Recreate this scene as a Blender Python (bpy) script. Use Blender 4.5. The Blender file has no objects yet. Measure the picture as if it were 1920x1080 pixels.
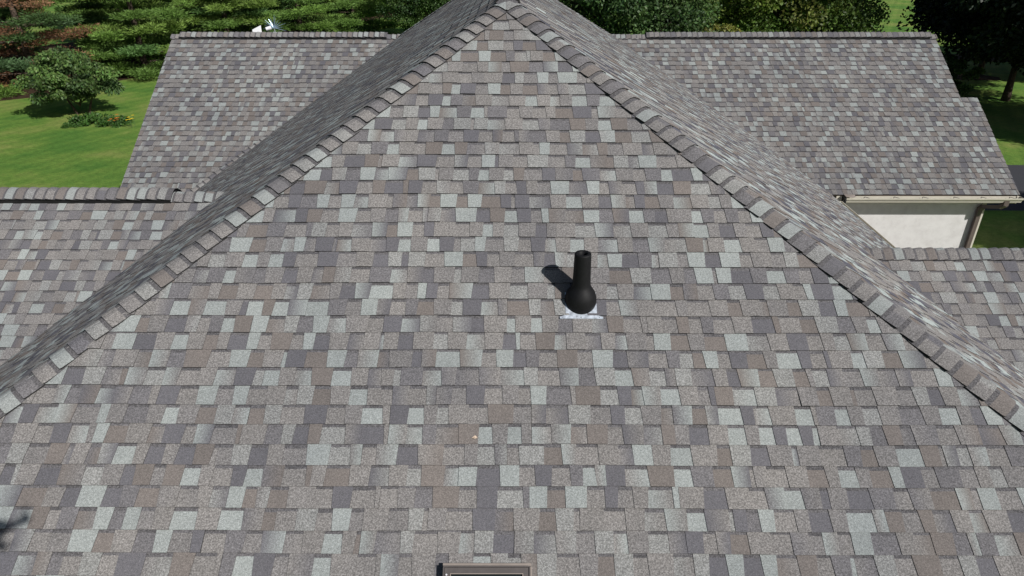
import bpy, math, random
import numpy as np
from mathutils import Matrix, Vector

# ------------------------------------------------------------------ camera
H = 8.1                                    # camera height above the lawn
scene = bpy.context.scene
cam_d = bpy.data.cameras.new("camera")
cam_d.sensor_width = 36.0
cam_d.lens = 1290.8 / 1920 * 36.0
cam_d.clip_start = 0.05
cam_d.clip_end = 2000
camera = bpy.data.objects.new("camera", cam_d)
scene.collection.objects.link(camera)
CR = Vector((0.99999, 0.004432, -0.000543)).normalized()
CF = Vector((-0.004166, 0.882288, -0.470692)).normalized()
CU = CR.cross(CF).normalized(); CR = CF.cross(CU)
camera.matrix_world = Matrix(((CR.x, CU.x, -CF.x, 0), (CR.y, CU.y, -CF.y, 0), (CR.z, CU.z, -CF.z, H), (0, 0, 0, 1)))
scene.camera = camera

# ------------------------------------------------------------------ light
SUN = Vector((0.577, -0.549, 0.605)).normalized()
elev = math.asin(SUN.z); azim = math.atan2(SUN.x, SUN.y)
w = bpy.data.worlds.new("World"); scene.world = w; w.use_nodes = True
nt = w.node_tree; nt.nodes.clear()
sky = nt.nodes.new('ShaderNodeTexSky'); sky.sky_type = 'NISHITA'; sky.sun_disc = False
sky.sun_elevation = elev; sky.sun_rotation = azim
bg = nt.nodes.new('ShaderNodeBackground'); bg.inputs[1].default_value = 0.05
out = nt.nodes.new('ShaderNodeOutputWorld')
nt.links.new(sky.outputs[0], bg.inputs[0]); nt.links.new(bg.outputs[0], out.inputs[0])
sl = bpy.data.lights.new("sun", 'SUN'); sl.energy = 4.9; sl.angle = math.radians(0.55); sl.color = (1.0, 0.97, 0.93)
so = bpy.data.objects.new("sun", sl); scene.collection.objects.link(so)
so.rotation_euler = SUN.to_track_quat('Z', 'Y').to_euler(); so.location = (20, -20, 40)
scene.view_settings.view_transform = 'Standard'; scene.view_settings.look = 'None'
scene.view_settings.exposure = 0.0; scene.view_settings.gamma = 1.0

rnd = random.Random(7)
nrs = np.random.RandomState(7)
COL = scene.collection

# ------------------------------------------------------------------ materials
def nmat(name, rough=0.9, spec=0.3):
    m = bpy.data.materials.new(name); m.use_nodes = True
    t = m.node_tree; b = t.nodes['Principled BSDF']
    b.inputs['Roughness'].default_value = rough
    b.inputs['Specular IOR Level'].default_value = spec
    return m, t, b

def noise_node(t, scale, detail=3, rough=.6, coord='Object'):
    tc = t.nodes.new('ShaderNodeTexCoord'); n = t.nodes.new('ShaderNodeTexNoise')
    n.inputs['Scale'].default_value = scale; n.inputs['Detail'].default_value = detail
    n.inputs['Roughness'].default_value = rough
    t.links.new(tc.outputs[coord], n.inputs['Vector'])
    return n

def ramp(t, src, stops):
    r = t.nodes.new('ShaderNodeValToRGB'); e = r.color_ramp.elements
    while len(e) < len(stops): e.new(0.5)
    for k, (p, c) in enumerate(stops):
        e[k].position = p; e[k].color = (*c, 1) if len(c) == 3 else c
    t.links.new(src, r.inputs[0]); return r

def mixc(t, a, b, fac, mode='MIX'):
    m = t.nodes.new('ShaderNodeMix'); m.data_type = 'RGBA'; m.blend_type = mode
    for sock, v in ((m.inputs[0], fac), (m.inputs[6], a), (m.inputs[7], b)):
        if hasattr(v, 'is_linked'): t.links.new(v, sock)
        elif isinstance(v, (int, float)): sock.default_value = v
        else: sock.default_value = (*v, 1)
    return m.outputs[2]

def bump(t, b, src, strength, dist):
    n = t.nodes.new('ShaderNodeBump'); n.inputs['Strength'].default_value = strength
    n.inputs['Distance'].default_value = dist
    t.links.new(src, n.inputs['Height']); t.links.new(n.outputs[0], b.inputs['Normal'])

def plain(name, col, rough=.6, metal=0., spec=.4, nscale=30, var=.12):
    m, t, b = nmat(name, rough, spec); b.inputs['Metallic'].default_value = metal
    n = noise_node(t, nscale, 4)
    r = ramp(t, n.outputs['Fac'], [(0.3, tuple(c * (1 - var) for c in col)), (0.7, tuple(min(1, c * (1 + var)) for c in col))])
    t.links.new(r.outputs[0], b.inputs['Base Color'])
    return m

def shingle_mat():
    m, t, b = nmat('asphalt_shingle', 0.93, 0.25)
    at = t.nodes.new('ShaderNodeAttribute'); at.attribute_name = 'tint'
    n1 = noise_node(t, 95, 2, .7)          # granule clumps
    r1 = ramp(t, n1.outputs['Fac'], [(0.33, (.55, .55, .56)), (0.5, (.97, .97, .97)), (0.67, (1.54, 1.54, 1.56))])
    n2 = noise_node(t, 260, 1, .5)         # single granules
    r2 = ramp(t, n2.outputs['Fac'], [(0.35, (.72, .72, .72)), (0.65, (1.28, 1.28, 1.28))])
    n3 = noise_node(t, 1.1, 3, .5)         # weathering
    r3 = ramp(t, n3.outputs['Fac'], [(0.3, (.86, .87, .89)), (0.7, (1.10, 1.095, 1.08))])
    c = mixc(t, at.outputs['Color'], r1.outputs[0], at.outputs['Alpha'], 'MULTIPLY')
    c = mixc(t, c, r2.outputs[0], 1.0, 'MULTIPLY')
    c = mixc(t, c, r3.outputs[0], 1.0, 'MULTIPLY')
    t.links.new(c, b.inputs['Base Color'])
    bump(t, b, n1.outputs['Fac'], .25, .002)
    b.inputs['Diffuse Roughness'].default_value = 0.12
    return m
M_SH = shingle_mat()
M_EDGE = plain('asphalt_cut_edge', (.016, .015, .016), .9, nscale=80, var=.3)
M_SIDE = plain('asphalt_side_edge', (.035, .034, .034), .9, nscale=80, var=.3)
M_BLACK = plain('black_vent_plastic', (.012, .012, .013), .5, nscale=60)
M_RUBBER = plain('black_pipe_boot', (.007, .007, .008), .62, spec=.22, nscale=40, var=.2)
M_CREAM = plain('cream_metal', (.56, .53, .45), .45, nscale=12, var=.06)
M_TAUPE = plain('taupe_metal', (.30, .25, .22), .4, nscale=12, var=.08)
M_GALV = plain('galvanised_steel', (.56, .61, .68), .33, metal=.35, nscale=35, var=.4)
M_WHITE = plain('white_plastic', (.78, .79, .80), .4, nscale=10, var=.03)
M_DECK = plain('roof_deck_board', (.12, .09, .07), .8)
M_SKYF = plain('skylight_frame_metal', (.105, .092, .088), .42, metal=.2, nscale=20, var=.1)
M_SPOUT = plain('brown_downspout', (.115, .092, .082), .45, nscale=12, var=.1)
M_TAN = plain('tan_flashing', (.25, .215, .19), .5, nscale=15, var=.1)
m, t, b = nmat('dark_glass', .04, .6); b.inputs['Base Color'].default_value = (.012, .016, .015, 1); b.inputs['Coat Weight'].default_value = .6
M_GLASS = m
# stucco
m, t, b = nmat('white_stucco', .92, .2)
n = noise_node(t, 5, 5, .65); n2 = noise_node(t, 55, 3, .7)
r = ramp(t, n.outputs['Fac'], [(.3, (.55, .535, .525)), (.52, (.63, .62, .61)), (.75, (.68, .67, .66))])
t.links.new(r.outputs[0], b.inputs['Base Color']); bump(t, b, n2.outputs['Fac'], .6, .006)
M_STUC = m
# bark
m, t, b = nmat('bark', .95, .15)
n = noise_node(t, 9, 5, .7)
r = ramp(t, n.outputs['Fac'], [(.3, (.035, .026, .02)), (.7, (.12, .09, .07))])
t.links.new(r.outputs[0], b.inputs['Base Color']); bump(t, b, n.outputs['Fac'], .8, .03)
M_BARK = m

def leaf_mat(name, trans=.25, rough=.55, spec=.35):
    m, t, b = nmat(name, rough, spec)
    at = t.nodes.new('ShaderNodeAttribute'); at.attribute_name = 'tint'
    t.links.new(at.outputs['Color'], b.inputs['Base Color'])
    tr = t.nodes.new('ShaderNodeBsdfTranslucent'); t.links.new(at.outputs['Color'], tr.inputs[0])
    mx = t.nodes.new('ShaderNodeMixShader'); mx.inputs[0].default_value = trans
    o = t.nodes['Material Output']
    t.links.new(b.outputs[0], mx.inputs[1]); t.links.new(tr.outputs[0], mx.inputs[2]); t.links.new(mx.outputs[0], o.inputs[0])
    return m
M_LEAF = leaf_mat('leaf'); M_NEEDLE = leaf_mat('pine_needles', .15, .6, .25); M_DARKLEAF = leaf_mat('dark_leaf', .08, .5, .2)

# lawn
m, t, b = nmat('lawn_grass', .9, .15)
na = noise_node(t, .30, 5, .65); nb = noise_node(t, 6, 5, .75); nc = noise_node(t, 40, 3, .8)
tc = t.nodes.new('ShaderNodeTexCoord'); mp = t.nodes.new('ShaderNodeMapping')
mp.inputs['Rotation'].default_value[2] = math.radians(28); t.links.new(tc.outputs['Object'], mp.inputs[0])
wv = t.nodes.new('ShaderNodeTexWave'); wv.inputs['Scale'].default_value = .42; wv.inputs['Distortion'].default_value = 1.2
wv.inputs['Detail'].default_value = 2; wv.inputs['Detail Scale'].default_value = .6
t.links.new(mp.outputs[0], wv.inputs[0])
ra = ramp(t, na.outputs['Fac'], [(.38, (.082, .185, .036)), (.5, (.130, .228, .046)), (.62, (.200, .255, .072))])
rb = ramp(t, nb.outputs['Fac'], [(.3, (.70, .72, .66)), (.7, (1.28, 1.25, 1.2))])
rc = ramp(t, nc.outputs['Fac'], [(.3, (.62, .66, .6)), (.7, (1.35, 1.3, 1.3))])
rw = ramp(t, wv.outputs['Fac'], [(.2, (.93, .95, .92)), (.8, (1.08, 1.06, 1.05))])
c = mixc(t, ra.outputs[0], rb.outputs[0], 1., 'MULTIPLY'); c = mixc(t, c, rc.outputs[0], 1., 'MULTIPLY')
c = mixc(t, c, rw.outputs[0], 1., 'MULTIPLY')
t.links.new(c, b.inputs['Base Color']); bump(t, b, nc.outputs['Fac'], .7, .04)
M_LAWN = m
# asphalt / mulch
m, t, b = nmat('driveway_asphalt', .85, .3)
n = noise_node(t, 60, 4, .7); r = ramp(t, n.outputs['Fac'], [(.3, (.030, .031, .037)), (.7, (.062, .063, .072))])
t.links.new(r.outputs[0], b.inputs['Base Color']); bump(t, b, n.outputs['Fac'], .3, .004); M_DRIVE = m
m, t, b = nmat('brown_mulch', .95, .1)
n = noise_node(t, 5, 6, .8); r = ramp(t, n.outputs['Fac'], [(.35, (.018, .013, .009)), (.65, (.085, .052, .032))])
t.links.new(r.outputs[0], b.inputs['Base Color']); bump(t, b, n.outputs['Fac'], 1., .05); M_MULCH = m

# ------------------------------------------------------------------ object helpers
WL = {}                                     # world location of each object
def link(o, parent=None, loc=(0, 0, 0)):
    COL.objects.link(o)
    if parent is not None:
        o.parent = parent; WL[o.name] = WL[parent.name]
    else:
        o.location = loc; WL[o.name] = Vector(loc)
    return o
def props(o, label=None, cat=None, group=None, kind=None):
    if label: o['label'] = label
    if cat: o['category'] = cat
    if group: o['group'] = group
    if kind: o['kind'] = kind
    return o
def thing(name, loc, label, cat, group=None):
    o = bpy.data.objects.new(name, None); o.empty_display_size = .3
    link(o, None, loc); return props(o, label, cat, group)
def mesh_obj(name, V, F, mats, parent=None, loc=(0, 0, 0), tint=None, mi=None, smooth=False):
    """V in world coordinates; tint per vertex (rgba)"""
    me = bpy.data.meshes.new(name)
    base = WL[parent.name] if parent is not None else Vector(loc)
    V = np.asarray(V, dtype=np.float64) - np.array(base)[None, :]
    me.from_pydata(V.tolist(), [], F)
    if not isinstance(mats, (list, tuple)): mats = [mats]
    for q in mats: me.materials.append(q)
    if mi is not None: me.polygons.foreach_set('material_index', np.asarray(mi, dtype=np.int32))
    if tint is not None:
        a = me.color_attributes.new('tint', 'FLOAT_COLOR', 'POINT')
        a.data.foreach_set('color', np.asarray(tint, dtype=np.float32).ravel())
    if smooth: me.polygons.foreach_set('use_smooth', np.ones(len(me.polygons), dtype=bool))
    me.update()
    return link(bpy.data.objects.new(name, me), parent, loc)

class MB:
    def __init__(s): s.V = []; s.F = []; s.M = []
    def add(s, V, F, mi=0):
        k = len(s.V); s.V += [tuple(v) for v in V]; s.F += [[k + i for i in f] for f in F]; s.M += [mi] * len(F)
    def box(s, x0, x1, y0, y1, z0, z1, mi=0):
        V = [(x, y, z) for z in (z0, z1) for y in (y0, y1) for x in (x0, x1)]
        s.add(V, [[0, 2, 3, 1], [4, 5, 7, 6], [0, 1, 5, 4], [2, 6, 7, 3], [0, 4, 6, 2], [1, 3, 7, 5]], mi)
    def sweep(s, A, B, prof, X, Y, mi=0, caps=True):
        """extrude closed profile (list of (a,b)) from A to B; X,Y profile axes"""
        A = Vector(A); B = Vector(B); X = Vector(X); Y = Vector(Y); n = len(prof)
        V = [A + X * a + Y * b_ for a, b_ in prof] + [B + X * a + Y * b_ for a, b_ in prof]
        F = [[i, (i + 1) % n, n + (i + 1) % n, n + i] for i in range(n)]
        if caps: F += [list(range(n))[::-1], list(range(n, 2 * n))]
        s.add(V, F, mi)
    def tube(s, P, R, seg=12, mi=0, caps=True):
        P = [Vector(p) for p in P]; n = len(P); V = []
        up = Vector((0.3, 0.2, 1)).normalized()
        for i, p in enumerate(P):
            d = (P[min(i + 1, n - 1)] - P[max(i - 1, 0)]).normalized()
            a = d.cross(up)
            if a.length < 1e-3: a = d.cross(Vector((1, 0, 0)))
            a.normalize(); b_ = d.cross(a)
            r = R[i] if isinstance(R, (list, tuple)) else R
            for k in range(seg):
                an = 2 * math.pi * k / seg
                V.append(p + a * (r * math.cos(an)) + b_ * (r * math.sin(an)))
        F = [[i * seg + k, i * seg + (k + 1) % seg, (i + 1) * seg + (k + 1) % seg, (i + 1) * seg + k] for i in range(n - 1) for k in range(seg)]
        if caps: F += [list(range(seg))[::-1], list(range((n - 1) * seg, n * seg))]
        s.add(V, F, mi)
    def lathe(s, c, prof, seg=40, mi=0):
        V = [(c[0] + r * math.cos(2 * math.pi * k / seg), c[1] + r * math.sin(2 * math.pi * k / seg), c[2] + z) for r, z in prof for k in range(seg)]
        n = len(prof)
        s.add(V, [[i * seg + k, i * seg + (k + 1) % seg, (i + 1) * seg + (k + 1) % seg, (i + 1) * seg + k] for i in range(n - 1) for k in range(seg)], mi)
    def build(s, name, mats, parent=None, loc=(0, 0, 0), smooth=False):
        return mesh_obj(name, s.V, s.F, mats, parent, loc, mi=s.M, smooth=smooth)

# ------------------------------------------------------------------ shingles
PITCH = math.radians(33.0)
SP, CP, TP = math.sin(PITCH), math.cos(PITCH), math.tan(PITCH)
EXP = 0.143
PALE = (.310, .338, .330); LIGHT = (.255, .258, .250); MID = (.212, .200, .191); MID2 = (.186, .177, .174)
BROWN = (.162, .139, .126); DARK = (.104, .102, .118); DARK2 = (.134, .129, .138)
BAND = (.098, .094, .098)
def pick(r, last=None, low=False):
    while True:
        x = r.random()
        if x < .18: c = PALE
        elif x < .29: c = LIGHT
        elif x < .52: c = MID
        elif x < .64: c = MID2
        elif x < .76: c = BROWN
        elif x < .90: c = DARK
        else: c = DARK2
        if last is None or c is MID: return c
        if c is last: continue
        if last in (PALE, LIGHT) and c in (PALE, LIGHT) and r.random() < .8: continue
        if last in (DARK, DARK2, BROWN) and c in (DARK, DARK2) and r.random() < .6: continue
        return c
GRAIN = {PALE: .50, LIGHT: .9, MID: .9, MID2: .9, BROWN: .45, DARK: .40, DARK2: .8}
def clip(poly, a, b, c):
    """keep a*u+b*v<=c"""
    o = []; n = len(poly)
    for i in range(n):
        p, q = poly[i], poly[(i + 1) % n]
        dp, dq = a * p[0] + b * p[1] - c, a * q[0] + b * q[1] - c
        if dp <= 0: o.append(p)
        if (dp < 0 < dq) or (dq < 0 < dp):
            k = dp / (dp - dq); o.append((p[0] + k * (q[0] - p[0]), p[1] + k * (q[1] - p[1])))
    return o
class Slope:
    """a roof slope: point O, unit u (along courses), unit v (up-slope), normal n; regions = convex polygons in (u,v)"""
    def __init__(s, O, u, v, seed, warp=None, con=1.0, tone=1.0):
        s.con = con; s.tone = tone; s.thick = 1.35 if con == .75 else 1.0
        s.O = Vector(O); s.u = Vector(u).normalized(); s.v = Vector(v).normalized()
        s.n = s.u.cross(s.v).normalized()
        if s.n.z < 0: s.n = -s.n
        s.r = random.Random(seed); s.V = []; s.F = []; s.C = []; s.M = []; s.warp = warp
    def uv(s, P):
        d = Vector(P) - s.O; return (d.dot(s.u), d.dot(s.v))
    def pt(s, u, v, h):
        v = v + .0028 * math.sin(1.7 * u + .9 * v) + .0016 * math.sin(4.3 * u + 5 * v)     # courses are never dead straight
        h = h + .0025 * math.sin(1.3 * u + 2.1 * v + 1) * math.sin(.8 * u - 1.1 * v)
        p = s.O + s.u * u + s.v * v + s.n * h
        if s.warp: p = s.warp(p)
        return p
    def prism(s, poly, hf, cf):
        if len(poly) < 3: return
        ar = sum(poly[i][0] * poly[(i + 1) % len(poly)][1] - poly[(i + 1) % len(poly)][0] * poly[i][1] for i in range(len(poly)))
        if abs(ar) < 2e-6: return
        k = len(s.V); n = len(poly)
        for (u, v) in poly:
            s.V.append(s.pt(u, v, hf(v))); s.C.append(cf(u))
        s.F.append(list(range(k, k + n))); s.M.append(0)
        for (u, v) in poly:
            s.V.append(s.pt(u, v, -.012)); s.C.append(cf(u))
        for i in range(n):
            j = (i + 1) % n
            du = abs(poly[i][0] - poly[j][0]); dv = abs(poly[i][1] - poly[j][1])
            s.F.append([k + i, k + j, k + n + j, k + n + i]); s.M.append(1 if du > dv * 3 else 2)
    def fill(s, region, phase):
        r = s.r
        us = [p[0] for p in region]; vs = [p[1] for p in region]
        # half planes of the convex region
        hp = []; n = len(region); cx = sum(us) / n; cy = sum(vs) / n
        for i in range(n):
            p, q = region[i], region[(i + 1) % n]
            a, b_ = q[1] - p[1], -(q[0] - p[0]); c = a * p[0] + b_ * p[1]
            if a * cx + b_ * cy > c: a, b_, c = -a, -b_, -c
            hp.append((a, b_, c))
        k0 = math.floor((min(vs) - phase) / EXP); k1 = math.ceil((max(vs) - phase) / EXP)
        for k in range(k0, k1):
            vb = phase + k * EXP + r.uniform(-.002, .002)
            # u range of this course
            strip = [(min(us) - 1, vb), (max(us) + 1, vb), (max(us) + 1, vb + EXP), (min(us) - 1, vb + EXP)]
            for h in hp: strip = clip(strip, *h)
            if len(strip) < 3: continue
            ua = min(p[0] for p in strip); ub = max(p[0] for p in strip)
            u = ua - r.uniform(0, .5)
            pos_in = r.uniform(0, 1.0); tooth = r.random() < .5
            sl0, sj = 0.0, r.uniform(-.0012, .0012); prev_h = 0
            lean = r.uniform(-.004, .004)
            carry = None; last = None
            while u < ub:
                wd = r.choice((.088, .102, .115, .122, .130, .140, .150, .168)) * r.uniform(.93, 1.07)
                brk = False
                if pos_in + wd > 1.0:                     # end of one shingle: cut joint
                    wd = max(.03, 1.0 - pos_in); brk = True
                v1 = u + wd
                sl1 = lean + ((.008 if tooth else -.008) * r.uniform(.3, 1.5) if not brk else 0.0)
                hb, ht = (.0135, .0046) if tooth else (.0092, .0004)
                hb = hb * s.thick + sj + r.uniform(-.0008, .0008)
                va, vt = vb + (r.uniform(-.0012, .0012)), vb + EXP + .004
                if r.random() < .012: hb += .004
                c0 = pick(r, last) if carry is None else carry
                x = r.random(); carry = None
                c1 = c0; c2 = c0
                if x < .20: c2 = pick(r, c0)
                elif x < .24: c2 = pick(r, c0); carry = c2
                last = c2
                g0, g2 = GRAIN.get(c0, .8), GRAIN.get(c2, .8)
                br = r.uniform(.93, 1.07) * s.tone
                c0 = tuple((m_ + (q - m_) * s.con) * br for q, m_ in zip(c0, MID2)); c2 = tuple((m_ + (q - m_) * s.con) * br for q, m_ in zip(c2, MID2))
                def cf(uu, u0=u, w_=wd, c0=c0, c2=c2, g0=g0, g2=g2):
                    f = min(1, max(0, (uu - u0) / w_)); return tuple(a + (b2 - a) * f for a, b2 in zip(c0, c2)) + (g0 + (g2 - g0) * f,)
                def hf(v, hb=hb, ht=ht, va=vb): return hb + (ht - hb) * (v - va) / EXP
                # quad: bottom left/right, top right/left with slanted edges
                def edge(uu, sl, v): return uu + sl * (v - vb) / EXP - sl * .5
                cuts = [va, vt]
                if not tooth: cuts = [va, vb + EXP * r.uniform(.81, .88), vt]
                elif r.random() < .06: cuts = [va, vb + EXP * r.uniform(.88, .93), vt]
                for q in range(len(cuts) - 1):
                    a, c_ = cuts[q], cuts[q + 1]
                    poly = [(edge(u, sl0, a), a), (edge(v1, sl1, a), a), (edge(v1, sl1, c_), c_), (edge(u, sl0, c_), c_)]
                    for h in hp: poly = clip(poly, *h)
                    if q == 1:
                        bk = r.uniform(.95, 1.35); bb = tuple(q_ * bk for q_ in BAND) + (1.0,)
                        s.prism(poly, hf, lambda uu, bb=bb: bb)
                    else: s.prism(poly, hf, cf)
                u = v1; sl0 = sl1; pos_in += wd; tooth = not tooth
                if brk:
                    pos_in = 0.0; sj = r.uniform(-.0016, .0016); u += r.uniform(.0005, .003); lean = r.uniform(-.004, .004); tooth = r.random() < .75
                    if r.random() < .5: carry = None
    def build(s, name, parent, label=None):
        o = mesh_obj(name, s.V, s.F, [M_SH, M_EDGE, M_SIDE], parent, tint=s.C, mi=s.M)
        if label: o['label'] = label
        return o
def W(x, y, z): return Vector((x, y, z + H))      # camera-relative -> world

# ---- key points (camera-relative)
AX, AY, AZ = -0.08, 7.575, -0.702
EZ = -5.0
RUN = (AZ - EZ) / TP                      # ~6.58
GY, GZ = 17.45, -2.42                     # garage ridge
GE = GY - (GZ - EZ) / TP                  # garage front eave
LWY, LWZ = 8.211, -3.031                  # left wing ridge
RWY, RWZ = 7.451, -3.449                  # right wing ridge
XL, XR = AX - RUN, AX + RUN
VX = (AZ - GZ) / TP                       # where the garage ridge meets the side slopes
BY = GY - VX                              # rear end of the main ridge
def warpR(p):                             # the right slope sags a little towards the rear
    y = p.y; x = p.x
    if y <= 9: return p
    k = max(0., min(1., 1 - (x - AX) / RUN))
    return Vector((p.x, p.y, p.z - .031 * (y - 9) * k))

house = thing('house', (0, 8, 0), 'large house with a multi coloured grey asphalt shingle hip roof, garage wing and cream gutters', 'house')
roof = MB()                                # deck boards under the shingles
def deck(pts, off=-.016):
    P = [Vector(p) for p in pts]; n = (P[1] - P[0]).cross(P[2] - P[0]).normalized()
    if n.z < 0: n = -n
    T = [p + n * off for p in P]; B = [p + n * (off - .02) for p in P]; k = len(P)
    roof.add(T + B, [list(range(k)), list(range(k, 2 * k))[::-1]] + [[i, (i + 1) % k, k + (i + 1) % k, k + i] for i in range(k)])

def wp(p): return Vector(p)
vF = (0, CP, SP); vB = (0, -CP, SP); vL = (CP, 0, SP); vR = (-CP, 0, SP)
# main front slope
D0 = 4.7151
OF = Vector((0, SP * D0, -CP * D0)) + Vector((0, 0, H))
def slope_obj(name, O, u, v, regions3, phase, seed, warp=None, label=None, parent=None, con=1.0, tone=1.0):
    S = Slope(O, u, v, seed, warp, con, tone)
    for reg in regions3:
        S.fill([S.uv(p) for p in reg], phase)
        if warp is None: deck(reg)
        else: deck([warp(Vector(p)) for p in reg], -.05)
    return S.build(name, parent or house, label)
ph = 5.650 % EXP
mainF = [W(AX, AY, AZ), W(XL, AY - RUN, EZ), W(XR, AY - RUN, EZ)]
slope_obj('roof_slope', OF, (1, 0, 0), vF, [mainF], 5.650, 11, label='front hip slope of the main roof, facing the camera', con=.74)
mainL = [W(AX, AY, AZ), W(AX, BY, AZ), W(AX - VX, GY, GZ), W(XL, GE, EZ), W(XL, AY - RUN, EZ)]
slope_obj('roof_slope', W(AX, AY, AZ), (0, 1, 0), vL, [mainL], .03, 12, label='left side slope of the main roof, dark and seen edge on')
mainR = [W(AX, AY, AZ), W(AX, BY, AZ), W(AX + VX, GY, GZ), W(XR, GE, EZ), W(XR, AY - RUN, EZ)]
slope_obj('roof_slope', W(AX, AY, AZ), (0, 1, 0), vR, [mainR], .05, 13, warp=warpR, con=1.15, tone=1.06, label='right side slope of the main roof, streaky and sunlit')  # shingle colours lightened here, standing in for extra brightness at grazing view
back = [W(AX, BY, AZ), W(AX - VX, GY, GZ), W(AX + VX, GY, GZ)]
slope_obj('roof_slope', W(AX, BY, AZ), (1, 0, 0), vB, [back], .02, 14, warp=lambda p: p if p.x < AX else warpR(p))
# garage
GX0, GX1, GX2, GNY = -8.23, 10.03, 10.41, 15.75
gf = [W(GX0, GY, GZ), W(GX1, GY, GZ), W(GX1, GE, EZ), W(GX0, GE, EZ)]
gn = GZ - (GY - GNY) * TP
gf2 = [W(GX1 + .002, GNY, gn), W(GX2, GNY, gn), W(GX2, GE, EZ), W(GX1 + .002, GE, EZ)]
OG = W(0, GE, EZ)
slope_obj('roof_slope', OG, (1, 0, 0), vF, [gf, gf2], .0, 15, con=.75, tone=.93, label='long garage roof slope behind the main roof')
GB = GY + (GY - GE)
slope_obj('roof_slope', W(0, GY, GZ), (1, 0, 0), vB, [[W(GX0, GY, GZ), W(GX1, GY, GZ), W(GX1, GB, EZ), W(GX0, GB, EZ)]], .0, 16)
# wings
LX0, RX1 = -9.6, 9.3
le = LWY - (LWZ - EZ) / TP; re_ = RWY - (RWZ - EZ) / TP
def wphase(wy, wz, d): return 0
slope_obj('roof_slope', W(0, LWY, LWZ), (1, 0, 0), vF, [[W(LX0, LWY, LWZ), W(-3.0, LWY, LWZ), W(-3.0, le, EZ), W(LX0, le, EZ)]], -.052 - .143 * 4 + .065, 17, con=.78, label='lower left wing roof slope below a black ridge vent')
slope_obj('roof_slope', W(0, LWY, LWZ), (1, 0, 0), vB, [[W(LX0, LWY, LWZ), W(-3.6, LWY, LWZ), W(-RUN, 2 * LWY - le, EZ), W(LX0, 2 * LWY - le, EZ)]], 0, 18)
slope_obj('roof_slope', W(0, RWY, RWZ), (1, 0, 0), vF, [[W(RX1, RWY, RWZ), W(3.6, RWY, RWZ), W(3.6, re_, EZ), W(RX1, re_, EZ)]], -.01, 19, con=.78, label='lower right wing roof slope')
slope_obj('roof_slope', W(0, RWY, RWZ), (1, 0, 0), vB, [[W(RX1, RWY, RWZ), W(4.3, RWY, RWZ), W(RUN, 2 * RWY - re_, EZ), W(RX1, 2 * RWY - re_, EZ)]], 0, 20)
o = roof.build('roof_deck', M_DECK, house)

# ---- hip and ridge caps
def caps(name, A, B, nA, nB, ex=.148, wd=.135, lift=0.0, seed=1, warp=None, label=None, col=None, band=True):
    """cap shingles laid from B (low / outer end) up to A; nA,nB: normals of the two slopes"""
    A = Vector(A); B = Vector(B); D = (B - A); L = D.length; D.normalize()
    nA = Vector(nA).normalized(); nB = Vector(nB).normalized()
    pA = D.cross(nA).normalized(); pB = D.cross(nB).normalized()
    N = (nA + nB).normalized(); lift = lift + .0135
    if pA.dot(nB) > 0: pA = -pA
    if pB.dot(nA) > 0: pB = -pB
    r = random.Random(seed); V = []; F = []; C = []; M = []
    n = int(L / ex) + 1; cc_ = lambda q: tuple(m_ + (x_ - m_) * .66 for x_, m_ in zip(q, MID2))
    for i in range(n):
        s0 = i * ex + r.uniform(-.003, .003); s1 = s0 + ex + .02          # s1 = butt (outer/lower) end
        s0 -= .02
        if s1 > L + .03: s1 = L + .03
        c = pick(r); c2 = c if r.random() < .65 else pick(r); g = GRAIN.get(c, .8); c = cc_(c); c2 = cc_(c2)
        jl = r.uniform(-.003, .003); jw = r.uniform(-.006, .006); tl = r.uniform(0, .004)
        rows = [(s0, .003, 'b', 1.), (s0 + .076, .0065, 'b', 1.), (s0 + .0761, .0065, 'c', 1.), (s1 - .022, .0140 + tl, 'c', 1.), (s1 - .007, .0150 + tl, 'c', .985), (s1, .0155 + tl, 'c', .95)]
        if not band: rows[0] = (s0, .003, 'c', 1.); rows[1] = (s0 + .076, .0065, 'c', 1.)
        js = [-1, -.75, -.45, -.22, -.08, 0, .08, .22, .45, .75, 1]
        k = len(V); m_ = len(js)
        for (s, h, kind, wf) in rows:
            for j in js:
                a = abs(j); P, nn = (pA, nA) if j < 0 else (pB, nB)
                ww = (wd + jw) * (wf if a > .6 else 1.)
                # rounded bend: pull the centre down
                fl = max(0, 1 - a / .25); rd = -.012 * fl * fl
                nd = (nn * min(1, a / .22) + N * (1 - min(1, a / .22))).normalized()
                q = A + D * s + P * (ww * a) + nd * (h + lift - .0085 * a ** 4 + jl * a + .006 * a * a * (s - s0) / ex) + N * (rd + lift * .0)
                if warp: q = warp(q)
                V.append(q)
                cc = c if j < -.1 else c2
                if kind == 'b': cc = tuple(x * 1.05 for x in BAND); gg = 1.
                else: gg = g
                C.append(cc + (gg,))
        R = len(rows)
        for x in range(R - 1):
            for y in range(m_ - 1):
                F.append([k + x * m_ + y, k + x * m_ + y + 1, k + (x + 1) * m_ + y + 1, k + (x + 1) * m_ + y]); M.append(0)
        # skirt: edges and butt
        ring = [x * m_ for x in range(R)] + [(R - 1) * m_ + y for y in range(1, m_)] + [x * m_ + m_ - 1 for x in range(R - 2, -1, -1)]
        k2 = len(V)
        for id_ in ring:
            p = V[k + id_]; V.append(p - N * (.010)); C.append((.02, .02, .02, 1))
        for x in range(len(ring) - 1):
            F.append([k + ring[x], k + ring[x + 1], k2 + x + 1, k2 + x]); M.append(1)
    o = mesh_obj(name, V, F, [M_SH, M_EDGE], house, tint=C, mi=M, smooth=False)
    if label: o['label'] = label
    return o
nFr = (0, -SP, CP); nBk = (0, SP, CP); nLt = (-SP, 0, CP); nRt = (SP, 0, CP)
hipL = W(XL, AY - RUN, EZ); hipR = W(XR, AY - RUN, EZ)
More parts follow.
